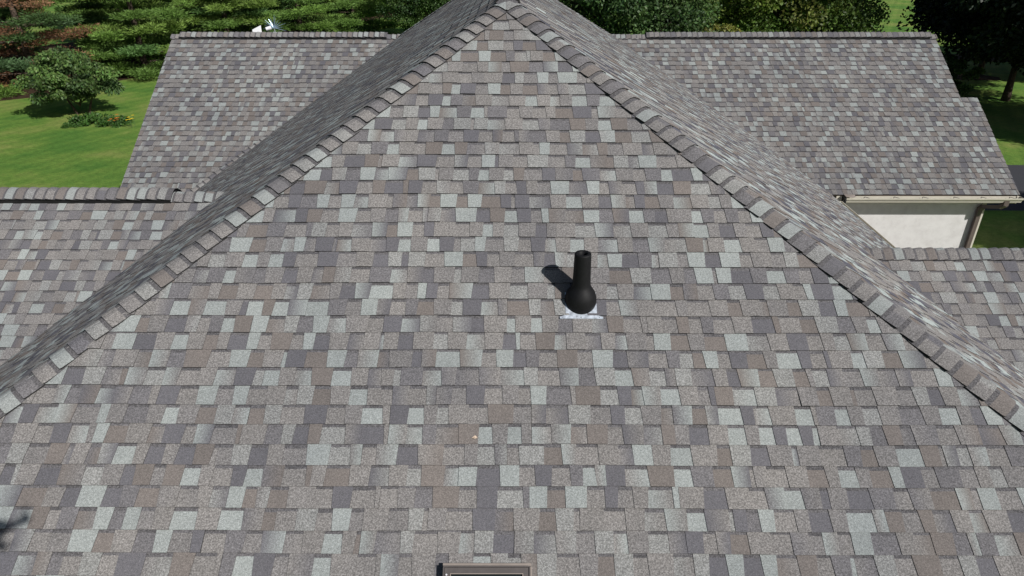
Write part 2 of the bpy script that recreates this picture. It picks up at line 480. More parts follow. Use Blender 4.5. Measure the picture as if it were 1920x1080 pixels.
caps('hip_cap_row', W(AX, AY, AZ), hipL, nLt, nFr, seed=31, wd=.128, label='left front hip cap row')
caps('hip_cap_row', W(AX, AY, AZ), hipR, nFr, nRt, seed=32, label='right front hip cap row', lift=.001)
caps('hip_cap_row', W(AX, BY, AZ), W(AX - VX, GY, GZ), nLt, nBk, seed=33)
caps('hip_cap_row', W(AX, BY, AZ), W(AX + VX, GY, GZ), nRt, nBk, seed=34, warp=warpR, wd=.08, lift=-.010)
caps('ridge_cap_row', W(AX, BY, AZ), W(AX, AY + .05, AZ + .004), nLt, nRt, seed=35, lift=.004)
def ridge(y, z, x0, x1, vent, seed, ex=.127, label=None):
    """x0 = inner end, x1 = outer end"""
    caps('ridge_cap_row', W(x0, y, z), W(x1, y, z), nFr, nBk, ex=ex, wd=.15, lift=(.052 if vent else .0), seed=seed, label=label)
    if vent:
        mb = MB(); a, b_ = (x0, x1) if x0 < x1 else (x1, x0)
        pr = []
        for s_, dv, dh in ((-1, .165, .002), (-1, .150, .046), (-1, .03, .048), (1, .03, .048), (1, .150, .046), (1, .165, .002)):
            pr.append((s_ * (dv * CP + dh * SP), -dv * SP + dh * CP))
        mb.sweep(W(a, y, z), W(b_, y, z), pr, (0, 1, 0), (0, 0, 1))
        mb.build('ridge_vent', M_BLACK, house)
ridge(LWY, LWZ, -4.30, LX0 + .3, True, 41, label='cap row raised on a black vent along the left wing ridge')
ridge(LWY, LWZ, -3.35, -4.30, False, 42)
ridge(RWY, RWZ, 4.05, RX1, False, 43, label='cap row along the right wing ridge')
ridge(GY, GZ, -3.08, -8.0, True, 44, ex=.129, label='cap row raised on a black vent along the left garage ridge')
ridge(GY, GZ, -2.3, -3.08, False, 45); ridge(GY, GZ, -8.0, GX0, False, 46)
ridge(GY, GZ, 3.15, 9.88, True, 47, ex=.129, label='cap row raised on a black vent along the right garage ridge')
ridge(GY, GZ, 2.1, 3.15, False, 48); ridge(GY, GZ, 9.88, GX1, False, 49)
# narrow cap row where the left main slope dies into the garage roof
caps('valley_cap_row', W(-5.4, GE + (-5.4 - XL), AZ - (AX + 5.4) * TP), W(XL - .05, GE, EZ), nFr, nLt, ex=.15, wd=.085, seed=50, lift=.03)

# ---- walls, soffits, fascias
wall = MB()
zt = EZ - .12 + H
wall.box(-6.15, 6.15, AY - RUN + .42, 13.795, 0, zt)
wall.box(-7.9, 9.98, 13.80, GB - .42, 0, zt)
wall.box(LX0 + .35, -6.152, le + .42, 2 * LWY - le - .42, 0, zt)
wall.box(6.152, RX1 - .35, re_ + .42, 2 * RWY - re_ - .42, 0, zt)
def gable(x0, x1, y0, y1, yr, zr):
    V = [(x0, y0, zt + .002), (x0, y1, zt + .002), (x0, yr, zr + H - .09), (x1, y0, zt + .002), (x1, y1, zt + .002), (x1, yr, zr + H - .09)]
    wall.add(V, [[0, 2, 1], [3, 4, 5], [0, 1, 4, 3], [0, 3, 5, 2], [1, 2, 5, 4]])
gable(9.7, 9.98, 13.9, GB - .5, GY, GZ); gable(-7.9, -7.6, 13.9, GB - .5, GY, GZ)
gable(LX0 + .35, LX0 + .6, le + .5, 2 * LWY - le - .5, LWY, LWZ); gable(RX1 - .6, RX1 - .35, re_ + .5, 2 * RWY - re_ - .5, RWY, RWZ)
o = wall.build('wall', M_STUC, house); o['label'] = 'white stucco walls'
sf = MB()
def eave(x0, x1, y, dy, z=EZ + H):           # eave along X, dy = direction outwards
    ys = sorted((y - dy * .02, y - dy * .045)); sf.box(x0, x1, ys[0], ys[1], z - .19, z - .028)
    ys = sorted((y - dy * .046, y - dy * .42)); sf.box(x0, x1, ys[0], ys[1], z - .19, z - .17)
eave(6.66, GX2 - .03, GE, -1); eave(GX0 + .03, -6.66, GE, -1); eave(GX0 + .03, GX1 - .03, GB, 1)
eave(XL + .03, XR - .03, AY - RUN, -1); eave(LX0 + .03, -6.7, le, -1); eave(6.7, RX1 - .03, re_, -1)
def eavex(y0, y1, x, dx, z=EZ + H):
    xs = sorted((x - dx * .02, x - dx * .045)); sf.box(xs[0], xs[1], y0, y1, z - .19, z - .028)
    xs = sorted((x - dx * .046, x - dx * .42)); sf.box(xs[0], xs[1], y0, y1, z - .19, z - .17)
eavex(AY - RUN + .05, 13.38, XR, 1); eavex(AY - RUN + .05, 13.38, XL, -1)
def rake(x, dx, y0, z0, y1, z1):             # sloping board under a gable edge
    V = []
    for (yy, zz) in ((y0, z0), (y1, z1)):
        for xx in (x, x - dx * .025):
            for dz in (-.19, -.03): V.append((xx, yy, zz + H + dz))
    sf.add(V, [[0, 1, 5, 4], [2, 6, 7, 3], [0, 4, 6, 2], [1, 3, 7, 5], [0, 2, 3, 1], [4, 5, 7, 6]])
rake(GX2 - .01, 1, GE + .0, EZ, GNY, gn); rake(GX1 - .01, 1, GNY + .02, gn, GY, GZ); rake(GX1 - .01, 1, GB, EZ, GY + .003, GZ)
rake(GX0 + .01, -1, GE, EZ, GY, GZ); rake(GX0 + .01, -1, GB, EZ, GY + .003, GZ)
rake(LX0 + .01, -1, le, EZ, LWY, LWZ); rake(LX0 + .01, -1, 2 * LWY - le, EZ, LWY + .003, LWZ)
rake(RX1 - .01, 1, re_, EZ, RWY, RWZ); rake(RX1 - .01, 1, 2 * RWY - re_, EZ, RWY + .003, RWZ)
o = sf.build('fascia', M_CREAM, house); o['label'] = 'cream fascia and soffit boards'

# ---- gutters
def gutter(name, P0, P1, outv, ends=(True, True)):
    P0 = Vector(P0); P1 = Vector(P1); out_ = Vector(outv)
    t_ = .004
    inner = [(.0, .0), (.0, -.105), (.075, -.105), (.085, -.07), (.118, -.035), (.118, -.008)]
    outer = [(.130, -.003), (.130, -.012), (.124, -.040), (.090, -.076), (.080, -.110), (-.004, -.110), (-.004, .0)]
    mb = MB(); mb.sweep(P0, P1, inner + [(.118, -.003)] + outer, out_, (0, 0, 1))
    full = [(-.004, 0), (.130, -.003), (.130, -.012), (.124, -.040), (.090, -.076), (.080, -.110), (-.004, -.110)]
    d = (P1 - P0).normalized()
    if ends[0]: mb.sweep(P0 - d * .003, P0, full, out_, (0, 0, 1))
    if ends[1]: mb.sweep(P1, P1 + d * .003, full, out_, (0, 0, 1))
    o = mb.build(name, M_CREAM, house); return o
gz = EZ + H - .030
g1 = gutter('gutter', (6.80, GE - .024 + .04, gz), (10.44, GE + .016, gz), (0, -1, 0))
g1['label'] = 'cream gutter along the garage eave over the white wall'
for hx in (7.22, 7.83, 8.42, 9.06, 9.62, 10.2):
    mb = MB()
    for s_ in (-1, 1):
        mb.sweep((hx, GE - .02, gz - .004), (hx + s_ * .06, GE - .105, gz - .002), [(-.009, -.003), (.009, -.003), (.009, .004), (-.009, .004)], (1, 0, 0), (0, 0, 1))
    mb.build('gutter_hanger', M_SKYF, g1)
mb = MB(); mb.sweep((6.772, GE + .05, gz + .0), (6.798, GE + .05, gz), [(0, .045), (-.185, .02), (-.20, -.06), (-.17, -.13), (0, -.13)], (0, 1, 0), (0, 0, 1))
mb.build('end_cap', M_BLACK, g1)
mb = MB(); mb.add([(6.78, GE - .02, gz + .05), (7.0, GE - .02, gz + .045), (7.0, GE - .09, gz + .025), (6.93, GE - .13, gz + .02), (6.78, GE - .13, gz + .04),
                   (6.78, GE - .02, gz + .046), (7.0, GE - .02, gz + .041), (7.0, GE - .09, gz + .021), (6.93, GE - .13, gz + .016), (6.78, GE - .13, gz + .036)],
                  [[0, 1, 2, 3, 4], [9, 8, 7, 6, 5]] + [[i, (i + 1) % 5, 5 + (i + 1) % 5, 5 + i] for i in range(5)])
mb.build('splash_guard', M_TAN, g1)
gutter('gutter', (XR - .018, AY - RUN + .3, gz), (XR - .018, 13.2, gz), (1, 0, 0))
gutter('gutter', (XL + .018, AY - RUN + .3, gz), (XL + .018, 13.2, gz), (-1, 0, 0))
gutter('gutter', (XL + .1, AY - RUN + .016, gz), (XR - .1, AY - RUN + .016, gz), (0, -1, 0))
# downspout at the garage corner
mb = MB()
def sq(P, r=.05, ry=.038, mi=0):
    P = [Vector(p) for p in P]
    for a, b_ in zip(P[:-1], P[1:]):
        d = (b_ - a).normalized(); x = Vector((1, 0, 0)) if abs(d.x) < .9 else Vector((0, 0, 1))
        y = d.cross(x).normalized(); x = y.cross(d).normalized()
        mb.sweep(a - d * .012, b_ + d * .012, [(-r, -ry), (r, -ry), (r, ry), (-r, ry)], x, y, mi)
gxo = 10.14
sq([(gxo, GE - .05, gz - .09), (gxo, GE - .05, gz - .17), (gxo - .05, GE + .0, gz - .23)])
sq([(gxo - .05, GE + .0, gz - .23), (9.90, 13.70, gz - .31), (9.88, 13.742, gz - .38)])
sq([(9.88, 13.742, gz - .38), (9.88, 13.742, .25)], .042, .036)
ds = mb.build('downspout', M_SPOUT, house)
mb = MB(); mb.box(9.982, 10.005, 13.775, 13.90, 0, zt - .05); mb.box(9.932, 10.004, 13.765, 13.797, 0, zt - .05)
mb.build('corner_trim', M_CREAM, house)

# ---- plumbing vent
bx, by, bz = .509, 4.663, -2.560
# point of the front slope under pixel (1091,562)
bz = (-D0 / CP + by * SP / CP)
pc = W(bx, by, bz)
mb = MB()
prof = [(.100, -.10), (.117, -.055), (.1235, -.01), (.121, .035), (.110, .070), (.093, .098), (.078, .118), (.0705, .140), (.0685, .17), (.066, .25), (.0645, .335), (.0635, .390), (.0625, .398), (.058, .402), (.040, .402), (.034, .398), (.032, .36), (.032, .2), (.001, .2)]
mb.lathe(pc, prof, 48)
vpipe = mb.build('vent_pipe', M_RUBBER, house, smooth=True)
vpipe['label'] = 'black plumbing vent pipe with a bulbous rubber boot'
SF = Slope(OF, (1, 0, 0), vF, 1)
u0, v0_ = SF.uv(pc)
mb = MB()
def plate(pts, h0, h1):
    n = len(pts)
    T = [SF.pt(u0 + a, v0_ + b_, h1) for a, b_ in pts]; B = [SF.pt(u0 + a, v0_ + b_, h0) for a, b_ in pts]
    mb.add(T + B, [list(range(n)), list(range(n, 2 * n))[::-1]] + [[i, (i + 1) % n, n + (i + 1) % n, n + i] for i in range(n)])
plate([(-.120, .06), (-.120, -.135), (-.165, -.150), (-.165, -.166), (.165, -.166), (.165, -.150), (.120, -.135), (.120, .06)], .004, .0125)
fl = mb.build('flashing', M_GALV, vpipe)
mb = MB()
for a in (-.14, 0, .14):
    mb.lathe(SF.pt(u0 + a, v0_ - .156, .0125), [(.006, 0), (.006, .003), (.0001, .0035)], 8)
mb.build('nail_head', M_GALV, fl)['kind'] = 'stuff'

# ---- roof window
PTL = SF.uv(W(-.467, 3.064, -3.632)); ut, vt_ = PTL[0] + .018, PTL[1] - .005
WW, WL_ = .55, .98
def rbox(mb, a0, a1, b0, b1, h0, h1, mi=0):
    c = [(a0, b0), (a1, b0), (a1, b1), (a0, b1)]
    V = [SF.pt(ut + a, vt_ - b_, h0) for a, b_ in c] + [SF.pt(ut + a, vt_ - b_, h1) for a, b_ in c]
    mb.add(V, [[0, 3, 2, 1], [4, 5, 6, 7]] + [[i, (i + 1) % 4, 4 + (i + 1) % 4, 4 + i] for i in range(4)], mi)
mb = MB()
rbox(mb, 0, WW, .022, .030, 0, .075); rbox(mb, 0, .008, .030, WL_, 0, .075); rbox(mb, WW - .008, WW, .030, WL_, 0, .075); rbox(mb, .008, WW - .008, WL_ - .008, WL_, 0, .075)
rw = mb.build('roof_window', M_SKYF, house); rw['label'] = 'brown framed roof window cut off by the bottom of the photo'
mb = MB()
rbox(mb, .010, WW - .010, .032, .066, .0, .068); rbox(mb, .010, .045, .0662, WL_ - .012, .0, .068); rbox(mb, WW - .045, WW - .010, .0662, WL_ - .012, .0, .068)
rbox(mb, .0452, WW - .0452, WL_ - .07, WL_ - .012, .0, .068)
fr = mb.build('frame', M_SKYF, rw)
mb = MB(); rbox(mb, .0455, WW - .0455, .0665, .0705, .02, .071); rbox(mb, .0455, .050, .0708, WL_ - .072, .02, .071); rbox(mb, WW - .050, WW - .0455, .0708, WL_ - .072, .02, .071)
mb.build("glazing_bead", M_TAUPE, rw)
mb = MB(); rbox(mb, .0505, WW - .0505, .0708, WL_ - .072, .02, .060); mb.build('glass_pane', M_GLASS, rw)
mb = MB(); rbox(mb, -.004, WW + .004, .004, .0215, .0, .050); rbox(mb, -.010, -.001, .0217, WL_, 0, .020); rbox(mb, WW + .001, WW + .010, .0217, WL_, 0, .020)
mb.build('flashing', M_TAN, rw)
mb = MB(); mb.lathe(SF.pt(ut + .022, vt_ - .075, .068), [(.006, 0), (.006, .004), (.0001, .005)], 10); mb.build('screw', M_WHITE, rw)

# ------------------------------------------------------------------ ground
def sheet(name, pts, z, mat, kind='structure'):
    o = mesh_obj(name, [(x, y, z) for x, y in pts], [list(range(len(pts)))], mat)
    o['kind'] = kind; return o
sheet('lawn', [(-600, -300), (600, -300), (600, 900), (-600, 900)], 0.0, M_LAWN)
sheet('driveway', [(10.6, 20.5), (22, 20.35), (90, 18.5), (90, 23.6), (30, 24.6), (17.5, 25.1), (10.6, 25.2)], .004, M_DRIVE)
def blob(name, cx, cy, rx, ry, z, mat, seed, ang=0):
    r = random.Random(seed); P = []
    for k in range(40):
        a = 2 * math.pi * k / 40; q = 1 + .10 * math.sin(3 * a + seed) + .06 * math.sin(7 * a + seed * 2) + r.uniform(-.04, .04)
        x, y = rx * q * math.cos(a), ry * q * math.sin(a)
        P.append((cx + x * math.cos(ang) - y * math.sin(ang), cy + x * math.sin(ang) + y * math.cos(ang)))
    return sheet(name, P, z, mat)
blob('mulch_bed', -25.0, 54.0, 8.4, 23, .005, M_MULCH, 3, math.radians(-27))
sheet('bounce_cut_sheet', [(6.2, 9.6), (11.2, 9.6), (11.2, 13.78), (6.2, 13.78)], .005, M_MULCH)  # added unseen dark ground sheet, cuts green lawn bounce onto the wall
blob('mulch_bed', 26.6, 41.6, 1.7, 1.1, .006, M_MULCH, 4)
blob('mulch_bed', 34, 48.0, 7, 1.8, .006, M_MULCH, 5)

# ------------------------------------------------------------------ foliage
def leaf_mesh(P, D, U, L, Wd, C, fold=.25):
    """P centres (n,3), D leaf direction, U leaf side, L length, Wd width, C colours (n,3) -> V,F,cols"""
    n = len(P); s = U / np.linalg.norm(U, axis=1)[:, None]; d = D / np.linalg.norm(D, axis=1)[:, None]
    a = P - d * L[:, None] * .5; b_ = P + s * Wd[:, None] * .5; c = P + d * L[:, None] * .5; e = P - s * Wd[:, None] * .5
    V = np.stack([a, b_, c, e], 1).reshape(-1, 3); F = np.arange(4 * n).reshape(-1, 4)
    T = np.concatenate([np.repeat(C, 4, 0), np.ones((4 * n, 1))], 1)
    return V, F, T
def rdir(n, rs): 
    v = rs.normal(size=(n, 3)); return v / np.linalg.norm(v, axis=1)[:, None]
def fast_mesh(name, V, F, T, mat):
    me = bpy.data.meshes.new(name); nv, nf = len(V), len(F); k = F.shape[1]
    me.vertices.add(nv); me.vertices.foreach_set('co', V.astype(np.float32).ravel())
    me.loops.add(nf * k); me.loops.foreach_set('vertex_index', F.astype(np.int32).ravel())
    me.polygons.add(nf); me.polygons.foreach_set('loop_start', np.arange(0, nf * k, k, dtype=np.int32))
    try: me.polygons.foreach_set('loop_total', np.full(nf, k, dtype=np.int32))
    except Exception: pass
    a = me.color_attributes.new('tint', 'FLOAT_COLOR', 'POINT'); a.data.foreach_set('color', T.astype(np.float32).ravel())
    me.materials.append(mat); me.update(calc_edges=True); me.validate(); return me

def crown(seed, H0, H1, R, nclump, nleaf, ls, lw, cols, squash=.8, droop=.2, mat=None, shape=1.0, clump=.30):
    """leaf clumps spread through an uneven ellipsoid; returns mesh and clump centres (local)"""
    rs = np.random.RandomState(seed); Ps = []; Cs = []; cen = []
    hc = (H0 + H1) / 2; hh = (H1 - H0) / 2
    while len(cen) < nclump:
        v = rs.uniform(-1, 1, 3)
        q = np.linalg.norm(v)
        if q > 1 or q < .35: continue
        an = math.atan2(v[1], v[0]); bulge = 1 + .16 * math.sin(3 * an + seed) + .10 * math.sin(5 * an + 2.3 * seed + 3 * v[2])
        rr = R * bulge * (1 - .25 * max(0, v[2]) ** 2 * shape)
        cen.append((v[0] * rr, v[1] * rr, hc + v[2] * hh))
    P = []; C = []; Dd = []
    cols = np.array(cols)
    for c in cen:
        r0 = R * clump * rs.uniform(.6, 1.25)
        k = int(nleaf * rs.uniform(.6, 1.3))
        d = rdir(k, rs); rad = rs.uniform(.25, 1, k) ** .6
        p = np.array(c) + d * rad[:, None] * np.array([r0, r0, r0 * .62])
        ci = cols[rs.randint(len(cols))] * rs.uniform(.75, 1.25)
        cc = ci[None, :] * rs.uniform(.65, 1.4, (k, 1)) * (1 + rs.uniform(-.12, .12, (k, 3)))
        P.append(p); C.append(cc); Dd.append(d * .7 + np.array([0, 0, -droop]) + rs.normal(size=(k, 3)) * .5)
    P = np.concatenate(P); C = np.clip(np.concatenate(C), 0.002, 1); Dd = np.concatenate(Dd)
    n = len(P); U = np.cross(Dd, rdir(n, rs)) + 1e-4
    V, F, T = leaf_mesh(P, Dd, U, ls * rs.uniform(.7, 1.3, n), lw * rs.uniform(.7, 1.3, n), C)
    return fast_mesh('crown', V, F, T, mat or M_LEAF), cen

def wood(seed, cen, Ht, r0, base_h, nlimb=9, multi=1):
    """tapered trunk with limbs reaching towards clump centres"""
    rs = random.Random(seed); mb = MB()
    top = Vector((rs.uniform(-.3, .3), rs.uniform(-.3, .3), Ht * .8))
    for q in range(multi):
        off = Vector((0, 0, 0)) if multi == 1 else Vector((math.cos(q * 2.4) * .25, math.sin(q * 2.4) * .25, 0))
        tp = top + off * 5 if multi > 1 else top
        pts = []; rad = []
        for k in range(8):
            f_ = k / 7; p = off + (tp - off) * f_ + Vector((math.sin(f_ * 5 + seed) * .06 * Ht * .2, math.cos(f_ * 4 + seed) * .05 * Ht * .2, 0)) * f_
            pts.append(p); rad.append(r0 * (1.35 if k == 0 else 1) * (1 - .8 * f_) / (1 if multi == 1 else 1.4))
        pts[0] = Vector(off) - Vector((0, 0, .1))
        mb.tube(pts, rad, 9)
    for c in rs.sample(cen, min(nlimb, len(cen))):
        c = Vector(c); f_ = min(.9, max(base_h / Ht, c.z / Ht - .25)); s = top * f_
        mid = s.lerp(c, .5) + Vector((0, 0, .12 * (c - s).length * .5))
        mb.tube([s, mid, c], [r0 * .42 * (1 - f_ * .5), r0 * .26, r0 * .08], 6)
    me = bpy.data.meshes.new('trunk'); me.from_pydata(mb.V, [], mb.F); me.materials.append(M_BARK)
    me.polygons.foreach_set('use_smooth', np.ones(len(me.polygons), dtype=bool)); me.update(); return me

def plant(name, loc, rz, sc, label, cat, group, cme, tme, tname='trunk', cname='crown'):
    e = thing(name, (loc[0], loc[1], 0), label, cat, group)
    e.rotation_euler = (0, 0, rz); e.scale = (sc, sc, sc) if isinstance(sc, (int, float)) else sc
    for nm, me in ((tname, tme), (cname, cme)):
        if me is None: continue
        o = bpy.data.objects.new(nm, me); COL.objects.link(o); o.parent = e
    return e

# ---- pines: whorls of flat boughs covered in needle tufts
def pine(seed, Ht, R, cols, dens=1.0, dead=0.0, gap=0.0, low=.4):
    rs = np.random.RandomState(seed); P = []; D = []; C = []; S = []
    wd = MB(); z = low
    wd.tube([(0, 0, -.1), (.05, 0, Ht * .3), (0, .06, Ht * .65), (0, 0, Ht * .98)], [.19, .15, .09, .02], 10)
    cols = np.array(cols)
    dcol = np.array([(.20, .095, .045), (.15, .075, .040), (.24, .13, .07)])
    while z < Ht * .96:
        f_ = z / Ht; L0 = R * (1 - f_) ** .75 * (0.9 if f_ < .12 else 1.0); nb = int(rs.randint(6, 8))
        a0 = rs.uniform(0, 6.28)
        for k in range(nb):
            if rs.rand() < gap: continue
            a = a0 + k * 6.283 / nb + rs.uniform(-.3, .3); L = max(.5, L0 * rs.uniform(.7, 1.18))
            rise = rs.uniform(-.03, .16) * L
            dirv = np.array([math.cos(a), math.sin(a), 0]); side = np.array([-math.sin(a), math.cos(a), 0])
            zz = z + rs.uniform(-.2, .2)
            wd.tube([(0, 0, zz), tuple(dirv * L * .55 + np.array([0, 0, zz + rise * .2])), tuple(dirv * L * .96 + np.array([0, 0, zz + rise]))], [.055 * (1 - f_) + .015, .03, .01], 5)
            n = int(1500 * dens * (L / 3.0) ** 1.3 * (1 if rs.rand() > .12 else .4)) + 30
            isd = rs.rand() < dead
            if isd: n = int(n * .7)
            # sub-fans: needles gather on side twigs
            nt_ = max(6, int(8 * L / 3)); tw = []
            tt = rs.uniform(.30, 1.0, nt_) ** .8
            sd = rs.uniform(-1, 1, nt_); wid = .34 * L
            tc_ = dirv[None] * (tt * L)[:, None] + side[None] * (sd * wid * np.sqrt(np.clip(1.15 - tt, .08, 1)))[:, None]
            tc_[:, 2] += zz + rise * tt ** 2 + rs.uniform(-.08, .12, nt_)
            idx = rs.randint(nt_, size=n)
            sp = np.array([.36, .36, .11]) * (.75 + .25 * L / 3)
            p = tc_[idx] + np.clip(rs.normal(size=(n, 3)), -1.7, 1.7) * sp
            up = rs.normal(size=(n, 3)) * .45 + (p - tc_[idx] + np.array([0, 0, .18])) * 3.0
            base = (dcol[rs.randint(3)] if isd else cols[rs.randint(len(cols))]) * rs.uniform(.8, 1.25)
            tipf = np.clip((p[:, 2] - tc_[idx][:, 2]) / .2, -1, 1)[:, None]
            cc = base[None] * rs.uniform(.65, 1.35, (n, 1)) * (1 + .0 * tipf)
            P.append(p); D.append(up); C.append(cc); S.append(np.full(n, .78 if isd else 1.0))
        z += rs.uniform(.80, 1.12) * (1 if f_ < .7 else .7)
    P = np.concatenate(P); D = np.concatenate(D); C = np.clip(np.concatenate(C), .003, 1); S = np.concatenate(S); n = len(P)
    U = np.cross(D, rdir(n, rs)) + 1e-4
    V, F, T = leaf_mesh(P, D, U, .24 * rs.uniform(.7, 1.3, n) * S, .042 * rs.uniform(.7, 1.4, n) * S, C)
    me = fast_mesh('needles', V, F, T, M_NEEDLE)
    tm = bpy.data.meshes.new('trunk'); tm.from_pydata(wd.V, [], wd.F); tm.materials.append(M_BARK); tm.update()
    return me, tm
PG = [(.115, .205, .042), (.135, .235, .045), (.090, .175, .050), (.145, .225, .045)]
pA = pine(101, 11.0, 4.3, PG); pB = pine(102, 9.5, 3.9, PG, gap=.08); pC = pine(103, 12, 4.6, PG[:3], gap=.05)
pD = pine(104, 10.5, 3.8, [(.07, .13, .04), (.06, .11, .045)], dens=.7, dead=.62, gap=.14)
pines = [
    ((-29.0, 33.2), pA, 1.0, 'pine at the far left whose low bright boughs reach the frame edge'),
    ((-27.0, 39.5), pD, 1.0, 'pine with brown dead boughs and a bare trunk behind the small lawn tree'),
    ((-22.4, 43.0), pB, 1.0, 'green pine with layered boughs right of the browned pine'),
    ((-19.0, 48.0), pA, 1.0, 'pine above the left end of the garage ridge'),
    ((-15.8, 53.5), pC, .95, 'pine behind the white panel on the garage ridge'),
    ((-13.2, 59.5), pB, 1.05, 'pine standing left of the gap of far lawn'),
    ((-31.5, 45.0), pC, 1.0, 'tall pine in the second row behind the browned pine'),
    ((-27.0, 51.0), pA, 1.1, 'tall pine in the second row behind the layered pine'),
    ((-22.5, 57.0), pB, 1.15, 'tall pine in the second row above the garage ridge'),
    ((-18.5, 64.0), pC, 1.05, 'tall pine in the second row beside the far lawn'),
    ((-14.5, 76.0), pA, 1.1, 'far pine beyond the strip of far lawn'),
    ((-36.0, 38.5), pB, 1.1, 'pine behind the far left pine'),
    ((-8.0, 80.0), pC, 1.0, 'far pine behind the dark round tree'),
    ((-31.0, 60.0), pC, 1.2, 'tall pine in the back row on the left'),
]
for i, (xy, (cm, tm), sc, lab) in enumerate(pines):
    plant('pine_tree', xy, i * 1.37, sc, lab, 'pine tree', 'pines along the left edge of the lawn', cm, tm, cname='needles')

# ---- broadleaf trees
G1 = [(.055, .105, .03), (.075, .135, .035), (.045, .09, .03)]
G2 = [(.070, .125, .020), (.095, .140, .022), (.055, .105, .022)]
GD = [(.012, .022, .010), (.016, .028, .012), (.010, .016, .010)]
cA, kA = crown(201, .8, 8.2, 3.9, 150, 420, .16, .10, G1)
tA = wood(201, kA, 8, .22, 1.2, 10)
cB, kB = crown(202, .6, 7.6, 4.1, 120, 360, .20, .12, G2 + [(.12, .14, .03)])
tB = wood(202, kB, 7.4, .18, .8, 14)
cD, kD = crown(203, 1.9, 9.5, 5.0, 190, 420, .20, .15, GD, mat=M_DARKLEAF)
tD = wood(203, kD, 9, .17, 2.2, 12)
cY, kY = crown(204, .3, 4.6, 1.5, 42, 220, .13, .08, [(.15, .16, .03), (.11, .14, .03)])
tY = wood(204, kY, 4.2, .07, .4, 8)
plant('broadleaf_tree', (5.4, 34.5), .4, 1.0, 'dense dark green leafy tree just right of the roof peak', 'tree', None, cA, tA)
plant('broadleaf_tree', (9.6, 45.0), 2.1, 1.05, 'shaded leafy tree in the gap behind the yellow green shrub', 'tree', None, cA, tA)
plant('broadleaf_tree', (13.6, 39.5), 1.2, 1.0, 'leafy tree with yellow green leaves above the middle of the right garage ridge', 'tree', None, cB, tB)
plant('broadleaf_tree', (16.8, 42.5), 3.4, .84, 'loose branched leafy tree at the edge of the far right lawn', 'tree', None, cB, tB)
plant('broadleaf_tree', (-6.6, 55.0), 5.1, .82, 'dark round leafy tree left of the roof peak beyond the far lawn', 'tree', None, cA, tA)
plant('tall_shrub', (8.3, 30.5), 0, 1.0, 'yellow green shrub in the dark gap behind the garage ridge', 'shrub', None, cY, tY)
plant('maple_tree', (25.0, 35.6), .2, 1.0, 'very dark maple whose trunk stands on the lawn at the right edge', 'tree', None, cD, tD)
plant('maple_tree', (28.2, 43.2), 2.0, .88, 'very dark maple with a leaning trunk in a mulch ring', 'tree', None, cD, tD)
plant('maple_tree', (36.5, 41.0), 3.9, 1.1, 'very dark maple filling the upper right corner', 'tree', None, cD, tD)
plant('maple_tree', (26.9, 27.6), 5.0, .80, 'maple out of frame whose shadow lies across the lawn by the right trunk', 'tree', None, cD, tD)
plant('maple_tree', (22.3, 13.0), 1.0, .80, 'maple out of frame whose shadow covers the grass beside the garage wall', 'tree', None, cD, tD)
# small ornamental tree on the lawn
cS, kS = crown(205, .75, 2.85, 1.75, 66, 260, .17, .075, [(.06, .105, .035), (.075, .13, .035), (.10, .17, .045)], clump=.26, droop=.6)
tS = wood(205, kS, 2.7, .08, .5, 10, multi=2)
plant('ornamental_tree', (-20.5, 32.6), .6, 1.0, 'small wide leafy tree casting a shadow on the left lawn', 'tree', None, cS, tS)
# bush near the right trunk
cK, kK = crown(206, .1, 1.9, 1.25, 30, 200, .13, .09, G1)
plant('bush', (22.6, 36.8), 0, 1.0, 'green bush at the notch of the garage roof edge', 'bush', None, cK, None)
cP, kP = crown(207, .02, .8, .45, 8, 60, .22, .05, [(.12, .18, .05)])
plant('plant', (28.9, 45.4), 0, 1.2, 'pale green clump of leaves in the mulch beyond the dark maples', 'plant', None, cP, None)
# flower bed by the ornamental tree
cF, kF = crown(208, .0, .32, .9, 24, 90, .12, .07, [(.05, .12, .02), (.07, .15, .03)])
for i, (x, y, s, lab) in enumerate(((-19.3, 31.0, 1.0, 'low green leaves under the small tree'), (-17.9, 30.9, .85, 'low green clump with orange flowers beside the roof edge'), (-19.9, 30.5, .5, 'low spreading leaves in the shadow of the small tree'))):
    e = plant('flower_clump', (x, y), i * 2.0, s, lab, 'flowers', 'flower clumps by the small lawn tree', cF, None, cname='leaves')
m_or = plain('orange_petals', (.60, .20, .03), .6, var=.2); m_ye = plain('yellow_petals', (.75, .55, .03), .6, var=.2)
def blossoms(loc, mat, n, r, label):
    rs = random.Random(int(loc[0] * 100)); e = thing('flower', (loc[0], loc[1], 0), label, 'flowers', None)
    for k in range(n):
        mb = MB(); st = MB(); x, y, z = loc[0] + rs.uniform(-r, r), loc[1] + rs.uniform(-r, r), rs.uniform(.3, .55)
        st.tube([(x, y, 0), (x, y, z)], .006, 5)
        for q in range(5):
            a = q * 1.257; ca, sa = math.cos(a), math.sin(a)
            mb.add([(x, y, z), (x + .05 * ca - .025 * sa, y + .05 * sa + .025 * ca, z + .02), (x + .075 * ca, y + .075 * sa, z + .01), (x + .05 * ca + .025 * sa, y + .05 * sa - .025 * ca, z + .02)], [[0, 1, 2, 3]])
        sm = st.build('stem', M_LEAFG, e); mb.build('petals', mat, sm)
M_LEAFG = plain('stem_green', (.05, .10, .03), .7)
blossoms((-17.75, 30.35), m_or, 8, .22, 'orange flowers at the end of the flower bed')
blossoms((-16.95, 30.25), m_ye, 6, .15, 'yellow flowers against the garage roof edge')
# shrub tops just behind the left garage ridge
cQ, kQ = crown(209, .4, 4.95, .9, 30, 130, .10, .06, [(.12, .16, .04), (.09, .13, .03)])
plant('tall_shrub', (-10.2, 25.2), 0, 1.0, 'light green shrub tips peeping over the left garage ridge', 'shrub', None, cQ, None)

